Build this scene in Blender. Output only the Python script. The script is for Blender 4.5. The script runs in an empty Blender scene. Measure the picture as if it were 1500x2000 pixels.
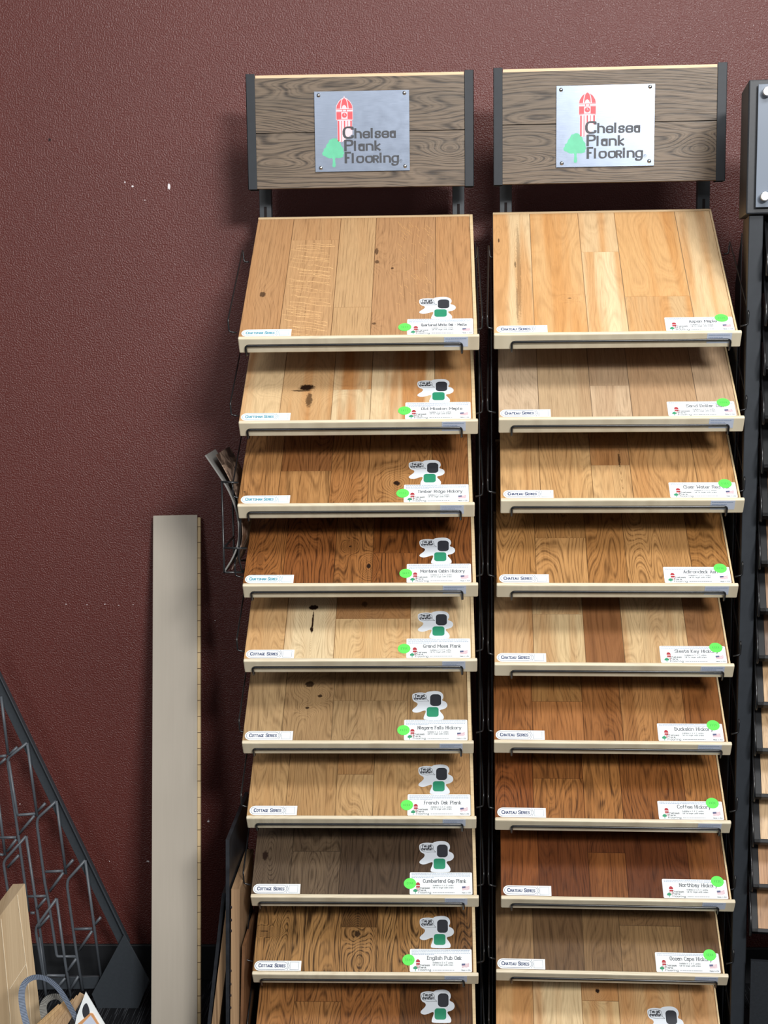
import bpy, bmesh, math, random
from mathutils import Vector, Matrix
random.seed(7)
C = bpy.context.scene.collection
SC = bpy.context.scene
Z0 = 1.62                       # camera height above the floor
# ------------------------------------------------------------------ camera
FPX = 2774.0
yaw, pit, rol = math.radians(-2.33), math.radians(8.01), math.radians(-.71)
F = Vector((math.sin(yaw)*math.cos(pit), math.cos(yaw)*math.cos(pit), -math.sin(pit)))
X0 = Vector((math.cos(yaw), -math.sin(yaw), 0)); U0 = X0.cross(F)
CX = X0*math.cos(rol) + U0*math.sin(rol); CU = -X0*math.sin(rol) + U0*math.cos(rol)
CP = Vector((.165, -2.781, Z0))
cam = bpy.data.cameras.new('camera'); co = bpy.data.objects.new('camera', cam); C.objects.link(co)
M = Matrix((CX, CU, -F)).transposed().to_4x4(); M.translation = CP; co.matrix_world = M
cam.sensor_fit = 'HORIZONTAL'; cam.sensor_width = 36; cam.lens = FPX/1500*36; cam.clip_start = .05
SC.camera = co
def at(px, py, Y):
    d = F + CX*((px-750)/FPX) - CU*((py-1000)/FPX)
    return CP + d*((Y-CP.y)/d.y)
# ------------------------------------------------------------------ light
SC.view_settings.view_transform = 'Standard'; SC.view_settings.look = 'None'
SC.view_settings.gamma = 1; SC.view_settings.use_curve_mapping = False
SC.view_settings.exposure = 0.0
w = bpy.data.worlds.new('room_air'); SC.world = w; w.use_nodes = True
w.node_tree.nodes['Background'].inputs[0].default_value = (.98, .98, 1, 1)
w.node_tree.nodes['Background'].inputs[1].default_value = .24
def area(name, loc, tgt, sx, sy, power, col=(1, .995, .985)):
    l = bpy.data.lights.new(name, 'AREA'); l.shape = 'RECTANGLE'; l.size = sx; l.size_y = sy
    l.energy = power; l.color = col
    o = bpy.data.objects.new(name, l); C.objects.link(o); o.location = loc
    o.rotation_euler = (Vector(tgt)-Vector(loc)).to_track_quat('-Z', 'Y').to_euler()
area('ceiling_lamp_far', (1.7, -4.6, 3.3), (.2, 0, .9), 1.0, .5, 210)
area('ceiling_lamp_near', (.9, -1.7, 3.35), (.5, .2, .9), 1.4, .5, 50)
area('ceiling_lamp_left', (-1.6, -5.5, 3.3), (0, .2, .6), 1.2, .6, 52)
# ------------------------------------------------------------------ node helpers
def lin(c):
    return tuple(((v/255)/12.92 if v/255 <= .04045 else ((v/255+.055)/1.055)**2.4) for v in c[:3]) + (1,)
class N:
    def __init__(s, name):
        s.m = bpy.data.materials.new(name); s.m.use_nodes = True; s.t = s.m.node_tree
        s.b = s.t.nodes['Principled BSDF']
    def node(s, t, **k):
        n = s.t.nodes.new(t)
        for a, b in k.items(): setattr(n, a, b)
        return n
    def put(s, inp, v):
        if hasattr(v, 'links') or isinstance(v, bpy.types.NodeSocket): s.t.links.new(v, inp)
        elif v is not None: inp.default_value = v
    def math(s, op, a, b=None, c=None, clamp=False):
        n = s.node('ShaderNodeMath', operation=op); n.use_clamp = clamp
        for i, v in enumerate((a, b, c)):
            if v is not None: s.put(n.inputs[i], v)
        return n.outputs[0]
    def vec(s, op, a, b=None):
        n = s.node('ShaderNodeVectorMath', operation=op); s.put(n.inputs[0], a)
        if b is not None: s.put(n.inputs[1], b)
        return n.outputs[0]
    def noise(s, v, scale=1, det=2, rough=.5, dist=0):
        n = s.node('ShaderNodeTexNoise'); s.put(n.inputs['Vector'], v); n.inputs['Scale'].default_value = scale
        n.inputs['Detail'].default_value = det; n.inputs['Roughness'].default_value = rough
        n.inputs['Distortion'].default_value = dist; return n.outputs[0]
    def mix(s, f, a, b, mode='MIX'):
        n = s.node('ShaderNodeMix', data_type='RGBA', blend_type=mode)
        s.put(n.inputs[0], f); s.put(n.inputs[6], a); s.put(n.inputs[7], b); return n.outputs[2]
    def ramp(s, v, lo, hi, a=0., b=1.):
        n = s.node('ShaderNodeMapRange'); n.interpolation_type = 'SMOOTHSTEP'
        s.put(n.inputs[0], v); n.inputs[1].default_value = lo; n.inputs[2].default_value = hi
        n.inputs[3].default_value = a; n.inputs[4].default_value = b; return n.outputs[0]
    def bump(s, h, strength=.3, dist=.001):
        n = s.node('ShaderNodeBump'); n.inputs['Strength'].default_value = strength
        n.inputs['Distance'].default_value = dist; s.put(n.inputs['Height'], h)
        s.put(s.b.inputs['Normal'], n.outputs[0])
    def obj(s): return s.node('ShaderNodeTexCoord').outputs['Object']
    def base(s, c, r=.5, metal=0, spec=.5):
        s.put(s.b.inputs['Base Color'], c); s.put(s.b.inputs['Roughness'], r)
        s.b.inputs['Metallic'].default_value = metal; s.b.inputs['Specular IOR Level'].default_value = spec
def plain(name, c, r=.5, metal=0, spec=.5, var=.06, scale=60, bump=0):
    n = N(name); v = n.obj(); k = n.noise(v, scale, 3)
    col = n.mix(n.ramp(k, .3, .7), tuple(x*(1-var) for x in lin(c)[:3])+(1,), tuple(min(1, x*(1+var)) for x in lin(c)[:3])+(1,))
    n.base(col, r, metal, spec)
    if bump: n.bump(k, bump, .0006)
    return n.m
# wood whose plank colours come from the planks themselves; grain runs along local y (or x)
def wood(name, K=20, MM=6, ring=.3, pore=.3, tone=.3, c2=(150, 100, 60), rough=.42, knots=(), along='y', dark=.35, flecks=0, bump=.25):
    n = N(name); oc = n.obj()
    ca = n.node('ShaderNodeAttribute', attribute_name='pcol').outputs['Color']
    pa = n.node('ShaderNodeAttribute', attribute_name='poff').outputs['Color']
    sx = n.node('ShaderNodeSeparateXYZ'); n.put(sx.inputs[0], oc)
    if along == 'y': ox, oy = sx.outputs[0], sx.outputs[1]
    else: ox, oy = sx.outputs[1], sx.outputs[0]
    sp = n.node('ShaderNodeSeparateXYZ'); n.put(sp.inputs[0], pa)
    def cv(a, b, o=7):
        c = n.node('ShaderNodeCombineXYZ'); n.put(c.inputs[0], n.math('MULTIPLY', ox, a)); n.put(c.inputs[1], n.math('MULTIPLY', oy, b))
        return n.vec('ADD', c.outputs[0], n.vec('MULTIPLY', pa, (o, o*1.3, o*1.7)))
    fld = n.math('MULTIPLY', n.noise(cv(13, 2.4), 1, 1.5, .45), n.math('MULTIPLY_ADD', sp.outputs[2], MM*3.6, MM*1.3))
    fld = n.math('ADD', fld, n.math('MULTIPLY', ox, K*2.2))
    fld = n.math('ADD', fld, n.math('MULTIPLY', n.noise(cv(70, 14, 11), 1, 2), .35))
    kd = None
    for (ku, ks, ru, rs, st) in knots:
        def dist(a, b):
            x = n.math('DIVIDE', n.math('SUBTRACT', ox, ku), a); y = n.math('DIVIDE', n.math('SUBTRACT', oy, ks), b)
            return n.math('ADD', n.math('MULTIPLY', x, x), n.math('MULTIPLY', y, y))
        e = n.math('EXPONENT', n.math('MULTIPLY', dist(ru*4, rs*5), -1.))
        fld = n.math('ADD', fld, n.math('MULTIPLY', e, MM*.8))
        dd = n.math('ADD', dist(ru, rs), n.math('MULTIPLY', n.math('SUBTRACT', n.noise(cv(260, 200, 3), 1, 2), .5), 1.8))
        q = n.math('MULTIPLY', n.ramp(dd, 1.5, .5, 0, 1), st)
        kd = q if kd is None else n.math('MAXIMUM', kd, q)
    s1 = n.math('MULTIPLY_ADD', n.math('SINE', n.math('MULTIPLY', fld, 6.2832)), .5, .5)
    s2 = n.math('MULTIPLY_ADD', n.math('SINE', n.math('MULTIPLY', fld, 17.)), .5, .5)
    rg = n.math('MAXIMUM', n.math('POWER', s1, 3.4), n.math('MULTIPLY', n.math('POWER', s2, 3.), .45))
    fine = n.noise(cv(700, 26, 5), 1, 2)
    por = n.ramp(n.noise(cv(400, 9, 9), 1, 2, .65), .55, .62)
    ringm = n.math('MULTIPLY', rg, n.ramp(n.noise(cv(240, 22, 2), 1, 2), .3, .62, .35, 1))
    tn = n.ramp(n.noise(cv(26, 1.3, 4), 1, 2, .5), .42, .66)
    col = n.mix(n.math('MULTIPLY', tn, tone), ca, lin(c2))
    dark *= .78; pore = min(1., pore*1.4)
    drk = n.mix(1., col, (dark, dark*.86, dark*.72, 1), 'MULTIPLY')
    col = n.mix(n.math('MULTIPLY', ringm, min(1., ring*1.35)), col, drk)
    col = n.mix(n.math('MULTIPLY', por, n.math('MULTIPLY', pore, n.math('MULTIPLY_ADD', rg, .6, .4))), col, drk)
    col = n.mix(n.ramp(fine, .35, .65, 0, .16), col, drk)
    if flecks:
        fl = n.noise(cv(11, 62, 3), 1, 2, .5, .4)
        band = n.math('SUBTRACT', 1., n.ramp(n.math('ABSOLUTE', n.math('SUBTRACT', fl, .5)), .006, .03))
        msk = n.math('MULTIPLY', band, n.ramp(n.node('ShaderNodeAttribute', attribute_name='pfleck').outputs['Fac'], .2, .9, 0, flecks))
        col = n.mix(msk, col, lin((238, 196, 142)))
    if kd is not None: col = n.mix(kd, col, lin((38, 22, 12)))
    n.base(col, n.math('MULTIPLY_ADD', fine, .12, rough-.06), 0, .45)
    n.bump(n.math('SUBTRACT', n.math('MULTIPLY', fine, .4), n.math('ADD', ringm, por)), bump, .0005)
    return n.m
# ------------------------------------------------------------------ mesh helpers
def ob(name, bm, mat, parent=None, smooth=False, bev=0):
    me = bpy.data.meshes.new(name)
    bm.normal_update(); bm.to_mesh(me); bm.free()
    o = bpy.data.objects.new(name, me); C.objects.link(o)
    for m in (mat if isinstance(mat, (list, tuple)) else [mat]): me.materials.append(m)
    if parent: o.parent = parent
    if smooth:
        for p in me.polygons: p.use_smooth = True
    if bev:
        md = o.modifiers.new('bevel', 'BEVEL'); md.width = bev; md.segments = 2; md.limit_method = 'ANGLE'
    return o
def tag(o, label=None, cat=None, group=None, kind=None):
    for k, v in (('label', label), ('category', cat), ('group', group), ('kind', kind)):
        if v: o[k] = v
    return o
def empty(name, mat):
    o = bpy.data.objects.new(name, None); C.objects.link(o); o.matrix_world = mat; o.empty_display_size = .05
    return o
def frame(origin, ex, ey, ez):
    m = Matrix((ex, ey, ez)).transposed().to_4x4(); m.translation = origin; return m
def box(bm, x0, x1, y0, y1, z0, z1, mi=0):
    v = [bm.verts.new((x, y, z)) for z in (z0, z1) for y in (y0, y1) for x in (x0, x1)]
    fs = [bm.faces.new([v[i] for i in q]) for q in ((0, 2, 3, 1), (4, 5, 7, 6), (0, 1, 5, 4), (2, 6, 7, 3), (0, 4, 6, 2), (1, 3, 7, 5))]
    for f in fs: f.material_index = mi
    return fs
def B(*a):
    bm = bmesh.new(); box(bm, *a); return bm
def prism(bm, front, back, mi=0):
    a = [bm.verts.new(p) for p in front]; b = [bm.verts.new(p) for p in back]; n = len(a)
    fs = [bm.faces.new(a), bm.faces.new(b[::-1])]
    for i in range(n): fs.append(bm.faces.new((a[i], b[i], b[(i+1) % n], a[(i+1) % n])))
    bmesh.ops.recalc_face_normals(bm, faces=fs)
    for f in fs: f.material_index = mi
def tube(bm, pts, r, seg=8, closed=False, sub=0):
    pts = [Vector(p) for p in pts]
    if sub:
        q = [pts[0]]
        for i in range(1, len(pts)-1):
            a, b, c = pts[i-1], pts[i], pts[i+1]
            d = min(sub, (a-b).length*.45, (c-b).length*.45)
            p0 = b+(a-b).normalized()*d; p2 = b+(c-b).normalized()*d
            for k in range(4):
                t = k/3; q.append(p0*(1-t)**2+b*2*t*(1-t)+p2*t*t)
        q.append(pts[-1]); pts = q
    n = len(pts); rings = []; prev = None
    for i, p in enumerate(pts):
        t = ((pts[min(i+1, n-1)]-p).normalized()+(p-pts[max(i-1, 0)]).normalized())
        t = t.normalized() if t.length > 1e-6 else Vector((0, 0, 1))
        if prev is None: a = t.orthogonal().normalized()
        else: a = (prev-t*prev.dot(t)).normalized()
        prev = a; b = t.cross(a)
        rings.append([bm.verts.new(p+(a*math.cos(k*2*math.pi/seg)+b*math.sin(k*2*math.pi/seg))*r) for k in range(seg)])
    for i in range(n-1):
        for k in range(seg): bm.faces.new((rings[i][k], rings[i][(k+1) % seg], rings[i+1][(k+1) % seg], rings[i+1][k]))
    bm.faces.new(rings[0][::-1]); bm.faces.new(rings[-1])
def disc(bm, cx, cy, z, rx, ry=None, seg=24, h=0, mi=0):
    ry = ry or rx
    a = [bm.verts.new((cx+rx*math.cos(i*2*math.pi/seg), cy+ry*math.sin(i*2*math.pi/seg), z+h)) for i in range(seg)]
    f = bm.faces.new(a); f.material_index = mi
    if h:
        b = [bm.verts.new((v.co.x, v.co.y, z)) for v in a]
        for i in range(seg):
            g = bm.faces.new((a[i], b[i], b[(i+1) % seg], a[(i+1) % seg])); g.material_index = mi
def smooth2(p, closed=False, it=2):
    for _ in range(it):
        q = [] if closed else [p[0]]
        n = len(p)
        for i in range(n if closed else n-1):
            a, b = p[i], p[(i+1) % n]
            q.append((a[0]*.75+b[0]*.25, a[1]*.75+b[1]*.25)); q.append((a[0]*.25+b[0]*.75, a[1]*.25+b[1]*.75))
        if not closed: q.append(p[-1])
        p = q
    return p
def poly(bm, pts, z, h=0, mi=0):
    if h:
        prism(bm, [(x, y, z+h) for x, y in pts], [(x, y, z) for x, y in pts], mi)
    else:
        f = bm.faces.new([bm.verts.new((x, y, z)) for x, y in pts]); f.material_index = mi
        f.normal_update()
        if f.normal.z < 0: f.normal_flip()
# stroke lettering: grid height 0..8, baseline 2, x-height 6
G = {'A': (4, '02 28 42', '14 34'), 'B': (4, '02 08', '~08 38 35 05', '~05 45 42 02'), 'C': (4, '~47 48 08 02 42 43'), 'D': (4, '02 08', '~08 48 42 02'),
 'E': (3, '02 08', '08 38', '05 25', '02 32'), 'F': (3, '02 08', '08 38', '05 25'), 'G': (4, '~47 48 08 02 42 44', '24 44'), 'H': (4, '02 08', '42 48', '05 45'),
 'I': (1, '02 08'), 'K': (4, '02 08', '48 05', '05 42'), 'M': (6, '02 08 34 68 62'), 'N': (4, '02 08 42 48'), 'O': (4, '~28 08 02 42 48 28'),
 'P': (4, '02 08', '~08 48 45 05'), 'Q': (4, '~28 08 02 42 48 28', '33 51'), 'R': (4, '02 08', '~08 48 45 05', '25 42'), 'S': (4, '~47 48 08 05 45 42 02 03'),
 'T': (4, '22 28', '08 48'), 'U': (4, '~08 02 42 48'), 'W': (6, '08 12 35 52 68'), 'Y': (4, '22 25', '08 25', '48 25'),
 'a': (3, '~05 06 36 33', '36 32', '~35 05 02 32'), 'b': (4, '08 02', '~05 06 46 42 02 03'), 'c': (3, '~35 36 06 02 32 33'), 'd': (4, '48 42', '~45 46 06 02 42 43'),
 'e': (4, '04 44', '~44 46 06 02 42 43'), 'f': (3, '~38 18 15 12', '06 36'), 'g': (4, '~45 46 06 02 42 43', '~46 40 00 01'), 'h': (4, '02 08', '~05 06 46 42'),
 'i': (1, '02 06', '07 08'), 'k': (3, '02 08', '36 04', '04 32'), 'l': (1, '02 08'), 'm': (6, '02 06', '~05 06 36 32', '~35 36 66 62'), 'n': (4, '02 06', '~05 06 46 42'),
 'o': (4, '~26 06 02 42 46 26'), 'p': (4, '00 06', '~05 06 46 42 02 03'), 'r': (3, '02 06', '~05 06 36 35'), 's': (3, '~35 36 06 04 34 32 02 03'),
 't': (3, '~18 12 32 33', '06 36'), 'u': (4, '~06 02 42 43', '42 46'), 'v': (4, '06 22 46'), 'w': (6, '06 12 34 52 66'), 'y': (4, '06 22', '46 10'),
 '3': (4, '~07 08 48 45 15', '~15 45 42 02 03'), '4': (4, '32 38 04 44'), '5': (4, '48 08 05', '~05 45 42 02'), '-': (3, '04 34'), "'": (1, '07 08'),
 '!': (1, '04 08', '02 03'), '"': (2, '07 08', '27 28'), ',': (1, '01 02'), ' ': (2,)}
ZC = 0
def ribbon(bm, p, wd, z, nib=None, thin=.62):
    n = len(p); L = []; R = []
    global ZC
    for i in range(n):
        a = p[max(i-1, 0)]; b = p[min(i+1, n-1)]; dx, dy = b[0]-a[0], b[1]-a[1]; l = math.hypot(dx, dy) or 1
        dx /= l; dy /= l
        hw = wd/2 if nib is None else wd/2*(thin+(1-thin)*abs(dx*math.sin(nib)-dy*math.cos(nib)))
        e = hw*.6 if i in (0, n-1) else 0
        sg = -1 if i == 0 else 1
        cx, cy = p[i][0]+dx*e*sg, p[i][1]+dy*e*sg
        L.append((cx-dy*hw, cy+dx*hw)); R.append((cx+dy*hw, cy-dx*hw))
    for i in range(n-1):
        ZC = (ZC+1) % 19; zz = z+ZC*4e-6
        f = bm.faces.new([bm.verts.new((q[0], q[1], zz)) for q in (R[i], R[i+1], L[i+1], L[i])])
def write(bm, s, x, y, h, z, width=None, wt=.9, serif=False, nib=None, anchor='l', smallcaps=False, it=2, gap=1.7, fn=None):
    """h = cap height; x,y = start of the baseline"""
    def adv(ch):
        k = .78 if smallcaps and ch.islower() else 1
        return (G[ch.upper() if smallcaps else ch][0]+gap)*k
    tot = sum(adv(c) for c in s)-gap
    ux = uy = h/6
    if width: ux = width/tot
    if anchor == 'c': x -= tot*ux/2
    for ch in s:
        k = .78 if smallcaps and ch.islower() else 1
        g = G[ch.upper() if smallcaps else ch]
        for st in g[1:]:
            cur = st[0] == '~'; P = [(int(q[0]), int(q[1])) for q in st.lstrip('~').split()]
            Q = smooth2(P, it=it) if cur else P
            T = [(x+a*ux*k, y+(b-2)*uy*k) for a, b in Q]
            if cur: ribbon(bm, T, wt*uy*k, z, nib)
            else:
                for i in range(len(T)-1): ribbon(bm, [T[i], T[i+1]], wt*uy*k, z, nib)
                if serif:
                    for e, o in ((0, 1), (-1, -2)):
                        if abs(P[e][0]-P[o][0]) <= abs(P[e][1]-P[o][1])*.7 and P[e][1] in (0, 2, 6, 8) and P[o] != P[e] and ch not in "i'" or (ch == 'i' and st == '02 06'):
                            ribbon(bm, [(T[e][0]-1*ux*k, T[e][1]), (T[e][0]+1*ux*k, T[e][1])], wt*.6*uy*k, z)
        x += adv(ch)*ux
def dashes(bm, x0, x1, y, h, z, rnd):
    x = x0
    while x < x1-.001:
        l = rnd.uniform(.0012, .0036); ribbon(bm, [(x, y), (min(x+l, x1), y)], h, z); x += l+rnd.uniform(.001, .0018)
# ------------------------------------------------------------------ shared materials
m_trim = wood('pale_pine_lip', K=30, MM=5, ring=.16, pore=.05, tone=.25, c2=(222, 208, 178), rough=.45, along='x', dark=.7)
def plainwood(name, c, **k):
    return wood(name, **k)
m_black = plain('black_powder_coat', (34, 37, 41), .42, 0, .5, .1, 200)
m_steelblack = plain('charcoal_steel', (54, 59, 64), .45, 0, .5, .06, 150)
m_wire = plain('black_wire', (22, 23, 25), .28, 0, .6)
m_cap = plain('black_header_cap', (38, 42, 47), .5, 0, .3)
m_greywire = plain('dark_grey_wire', (82, 87, 93), .38, 0, .5)
m_white = plain('white_label_paper', (238, 243, 243), .45, 0, .4, .01)
m_blue = plain('pale_blue_label', (200, 208, 224), .4, 0, .4, .02)
m_ink = plain('grey_ink', (96, 98, 104), .5); m_navy = plain('navy_ink', (44, 56, 100), .5); m_teal = plain('teal_ink', (84, 156, 176), .5)
m_dk = plain('dark_ink', (52, 54, 60), .5)
m_fineblue = plain('pale_blue_ink', (140, 158, 186), .5); m_finered = plain('pink_ink', (206, 160, 170), .5)
m_red = plain('red_ink', (222, 76, 84), .5); m_redlab = plain('dark_red_ink', (176, 60, 66), .5); m_green = plain('sea_green_ink', (92, 186, 146), .5)
m_greenlab = plain('green_ink', (62, 150, 110), .5)
m_dot = plain('fluorescent_green_sticker', (104, 232, 96), .45, 0, .4, .02); m_dotink = plain('green_pen_ink', (66, 160, 74), .5)
m_sticker = plain('grey_white_sticker', (222, 228, 234), .4, 0, .4, .01); m_patch = plain('green_sticker_print', (44, 140, 104), .5, var=.03)
m_pink = plain('pale_pink_print', (232, 196, 202), .5, var=.02)
m_flagr = plain('flag_red', (205, 160, 170), .5); m_flagb = plain('flag_blue', (92, 98, 130), .5)
# brushed aluminium
def brushed():
    n = N('brushed_aluminium'); o = n.obj()
    v = n.vec('MULTIPLY', o, (40, 900, 1)); k = n.noise(v, 1, 3, .6); k2 = n.noise(o, 60, 2)
    n.base(n.mix(k, lin((112, 121, 136)), lin((138, 147, 162))), n.math('MULTIPLY_ADD', k2, .10, .27), .9, .5)
    n.bump(k, .12, .0003); return n.m
m_alu = brushed()
m_screw = plain('polished_steel', (205, 206, 205), .2, 1, .5)
# ------------------------------------------------------------------ the room
def wallmat():
    n = N('burgundy_orange_peel_paint'); o = n.obj()
    a = n.noise(o, 290, 2.5, .5); b = n.noise(o, 110, 2); c = n.noise(o, 2.2, 3)
    h = n.math('MULTIPLY_ADD', b, .35, n.ramp(a, .3, .7))
    col = n.mix(c, lin((86, 38, 33)), lin((95, 43, 37)))
    n.base(col, n.math('MULTIPLY_ADD', a, .12, .32), 0, .5); n.bump(h, .55, .0015); return n.m
m_wall = wallmat()
WY = .5
wall = ob('wall_back', B(-3.2, 3.2, WY, WY+.1, 0, 3.6), m_wall); tag(wall, kind='structure')
m_chip = plain('bare_plaster', (226, 220, 222), .8); m_hole = plain('dark_hole', (30, 20, 20), .9)
for (px, py, rx, ry, m) in ((330, 364, .0034, .0068, m_chip), (259, 364, .0024, .0024, m_chip), (244, 356, .0013, .002, m_chip), (97, 273, .003, .0032, m_hole),
        (407, 1604, .003, .0024, m_chip), (289, 1682, .0036, .002, m_chip), (39, 1570, .0018, .0012, m_chip), (283, 391, .0012, .0012, m_chip),
        (214, 1682, .001, .001, m_chip), (129, 1180, .0013, .0009, m_chip), (170, 1181, .0013, .0009, m_chip), (205, 1180, .0017, .0009, m_chip),
        (232, 1182, .0013, .0009, m_chip), (260, 1181, .001, .0008, m_chip), (420, 1212, .0015, .001, m_chip)):
    p = at(px, py, WY); bm = bmesh.new()
    pts = [(p.x+rx*math.cos(a)*random.uniform(.75, 1.2), p.z+ry*math.sin(a)*random.uniform(.75, 1.2)) for a in [i*math.pi/5 for i in range(10)]]
    prism(bm, [(x, WY-.0008, z) for x, z in pts], [(x, WY+.0005, z) for x, z in pts])
    ob('paint_chip' if m is m_chip else 'nail_hole', bm, m, wall)
bb = B(-3.2, 3.2, WY-.009, WY, 0, .092); tag(ob('baseboard_back', bb, plain('black_rubber_base', (26, 28, 31), .55), bev=.003), kind='structure')
def carpet():
    n = N('striped_dark_carpet'); o = n.obj()
    rt = n.node('ShaderNodeVectorRotate'); rt.inputs['Angle'].default_value = math.radians(0); n.put(rt.inputs['Vector'], o)
    a = n.noise(n.vec('MULTIPLY', rt.outputs[0], (330, 7, 1)), 1, 3, .6); b = n.noise(o, 600, 2)
    k = n.ramp(a, .5, .62)
    n.base(n.mix(n.math('MULTIPLY', k, n.ramp(b, .3, .6, .4, 1)), lin((26, 27, 30)), lin((84, 87, 92))), .95, 0, .1)
    n.bump(n.math('ADD', k, b), .8, .003); return n.m
tag(ob('floor', B(-3.2, 3.2, -4.5, WY+.1, -.05, 0), carpet()), kind='structure')
# ------------------------------------------------------------------ flooring sample boards
TAU = math.radians(34.85)
W = .47; T = .44
P1 = (.0, .0785, .181, .258, .3855, .459); P2 = (.0, .0785, .181, .335, .459)
def pale(c):
    l = lin(c); y = .3*l[0]+.6*l[1]+.1*l[2]; k = .03+.34*y
    return tuple((v*(1-k)+y*k)*m for v, m in zip(l[:3], (1.0, 1.03, .97)))+(1,)
def panel(parent, spec, mat, fleck=()):
    """planks as bevelled strips on one board; colour and grain offset stored per plank"""
    bm = bmesh.new(); cl = bm.loops.layers.float_color.new('pcol'); po = bm.loops.layers.float_color.new('poff')
    fl = bm.loops.layers.float_color.new('pfleck')
    def put(fs, col, off, k=0):
        for f in fs:
            for l in f.loops: l[cl] = col; l[po] = off; l[fl] = (k, k, k, 1)
    put(box(bm, 0, .459, .0, T-.006, -.016, -.0008), tuple(x*.35 for x in pale(spec['cols'][0])[:3])+(1,), (0, 0, 0, 1))
    i = 0; cols = spec['cols']
    for c, (a, b) in enumerate(zip(spec['cuts'], spec['cuts'][1:])):
        cut = spec['joint'].get(c); segs = [(0, T-.006)] if cut is None else [(0, cut), (cut, T-.006)]
        for (s0, s1) in segs:
            col = cols[i % len(cols)]; g = .0003
            j = random.uniform(.96, 1.04); lc = tuple(x*j for x in pale(col)[:3])+(1,)
            off = (random.random(), random.random(), random.random(), 1)
            x0, x1, y0, y1 = a+g, b-g, s0+(g if s0 else 0), s1-g
            e = .00045
            lo = [bm.verts.new(v) for v in ((x0, y0, -.0015), (x1, y0, -.0015), (x1, y1, -.0015), (x0, y1, -.0015))]
            hi = [bm.verts.new(v) for v in ((x0+e, y0+e, 0), (x1-e, y0+e, 0), (x1-e, y1-e, 0), (x0+e, y1-e, 0))]
            fs = [bm.faces.new(hi)]+[bm.faces.new((lo[k], lo[(k+1) % 4], hi[(k+1) % 4], hi[k])) for k in range(4)]
            put(fs, lc, off, 1. if i in fleck else 0.)
            i += 1
    if fleck:
        rr = random.Random(4)
        def sliver(u, s, l, sl, wd, col):
            nb = len(bm.faces); m_ = 6; P = [(u+l*k/m_, s-sl*l*k/m_+.0016*math.sin(k*1.3+u*400), 0) for k in range(m_+1)]
            ribbon(bm, [(p[0], p[1]) for p in P], wd, .00012)
            bm.faces.ensure_lookup_table(); put(bm.faces[nb:], lin(col), (.3, .6, .2, 1))
        for k in range(46):
            s = .008+.335*k/46+rr.uniform(-.004, .004); l = rr.uniform(.02, .09); u = rr.uniform(.08, .176-l)
            sliver(u, s, l, rr.uniform(.08, .28), rr.uniform(.0012, .0024), (232, 188, 134))
        for k in range(60):
            u = rr.uniform(.30, .372); s = rr.uniform(.1, .42); sliver(u, s, rr.uniform(.005, .012), rr.uniform(.6, 2.2), .0011, (216, 168, 114))
    return ob('plank_panel', bm, mat, parent)
def colored(bm, col):
    cl = bm.loops.layers.float_color.new('pcol'); po = bm.loops.layers.float_color.new('poff')
    off = (random.random(), random.random(), random.random(), 1)
    for f in bm.faces:
        for l in f.loops: l[cl] = lin(col); l[po] = off
    return bm
def emblem(bm_r, bm_g, x, y, s, z):
    """small clock tower over a tree, lower left corner x,y, height s"""
    w_ = s*.42
    poly(bm_r, smooth2([(x+.0*w_+.2*s, y+.72*s), (x+.22*s, y+.92*s), (x+.36*s, y+s), (x+.5*s, y+.92*s), (x+.54*s, y+.72*s)]), z)
    poly(bm_r, [(x+.22*s, y+.5*s), (x+.52*s, y+.5*s), (x+.52*s, y+.66*s), (x+.22*s, y+.66*s)], z)
    for k in (.24, .34, .45): ribbon(bm_r, [(x+k*s, y+.2*s), (x+k*s, y+.48*s)], .035*s, z)
    poly(bm_g, smooth2([(x, y+.12*s), (x-.02*s, y+.25*s), (x+.15*s, y+.42*s), (x+.32*s, y+.3*s), (x+.36*s, y+.15*s), (x+.2*s, y+.1*s)], True), z+.0001)
    ribbon(bm_g, [(x+.17*s, y-.04*s), (x+.17*s, y+.14*s)], .05*s, z+.0001)
def rrect(x0, x1, y0, y1, r):
    p = []
    for cx, cy, a0 in ((x1-r, y1-r, 0), (x0+r, y1-r, 90), (x0+r, y0+r, 180), (x1-r, y0+r, 270)):
        for k in range(9):
            a = math.radians(a0+k*11.25); p.append((cx+r*math.cos(a), cy+r*math.sin(a)))
    return p
SERIES = {'C': ('Craftsman Series', m_teal), 'T': ('Cottage Series', m_navy), 'H': ('Chateau Series', m_navy)}
STK = [(325, 90), (360, 60), (480, 42), (575, 58), (600, 28), (780, 12), (872, 55), (893, 140), (850, 195), (940, 225), (962, 300), (905, 355), (800, 372), (888, 470), (893, 535), (850, 552),
       (560, 552), (525, 525), (580, 400), (560, 372), (430, 425), (345, 412), (326, 370), (425, 295), (430, 240), (340, 205)]
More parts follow.
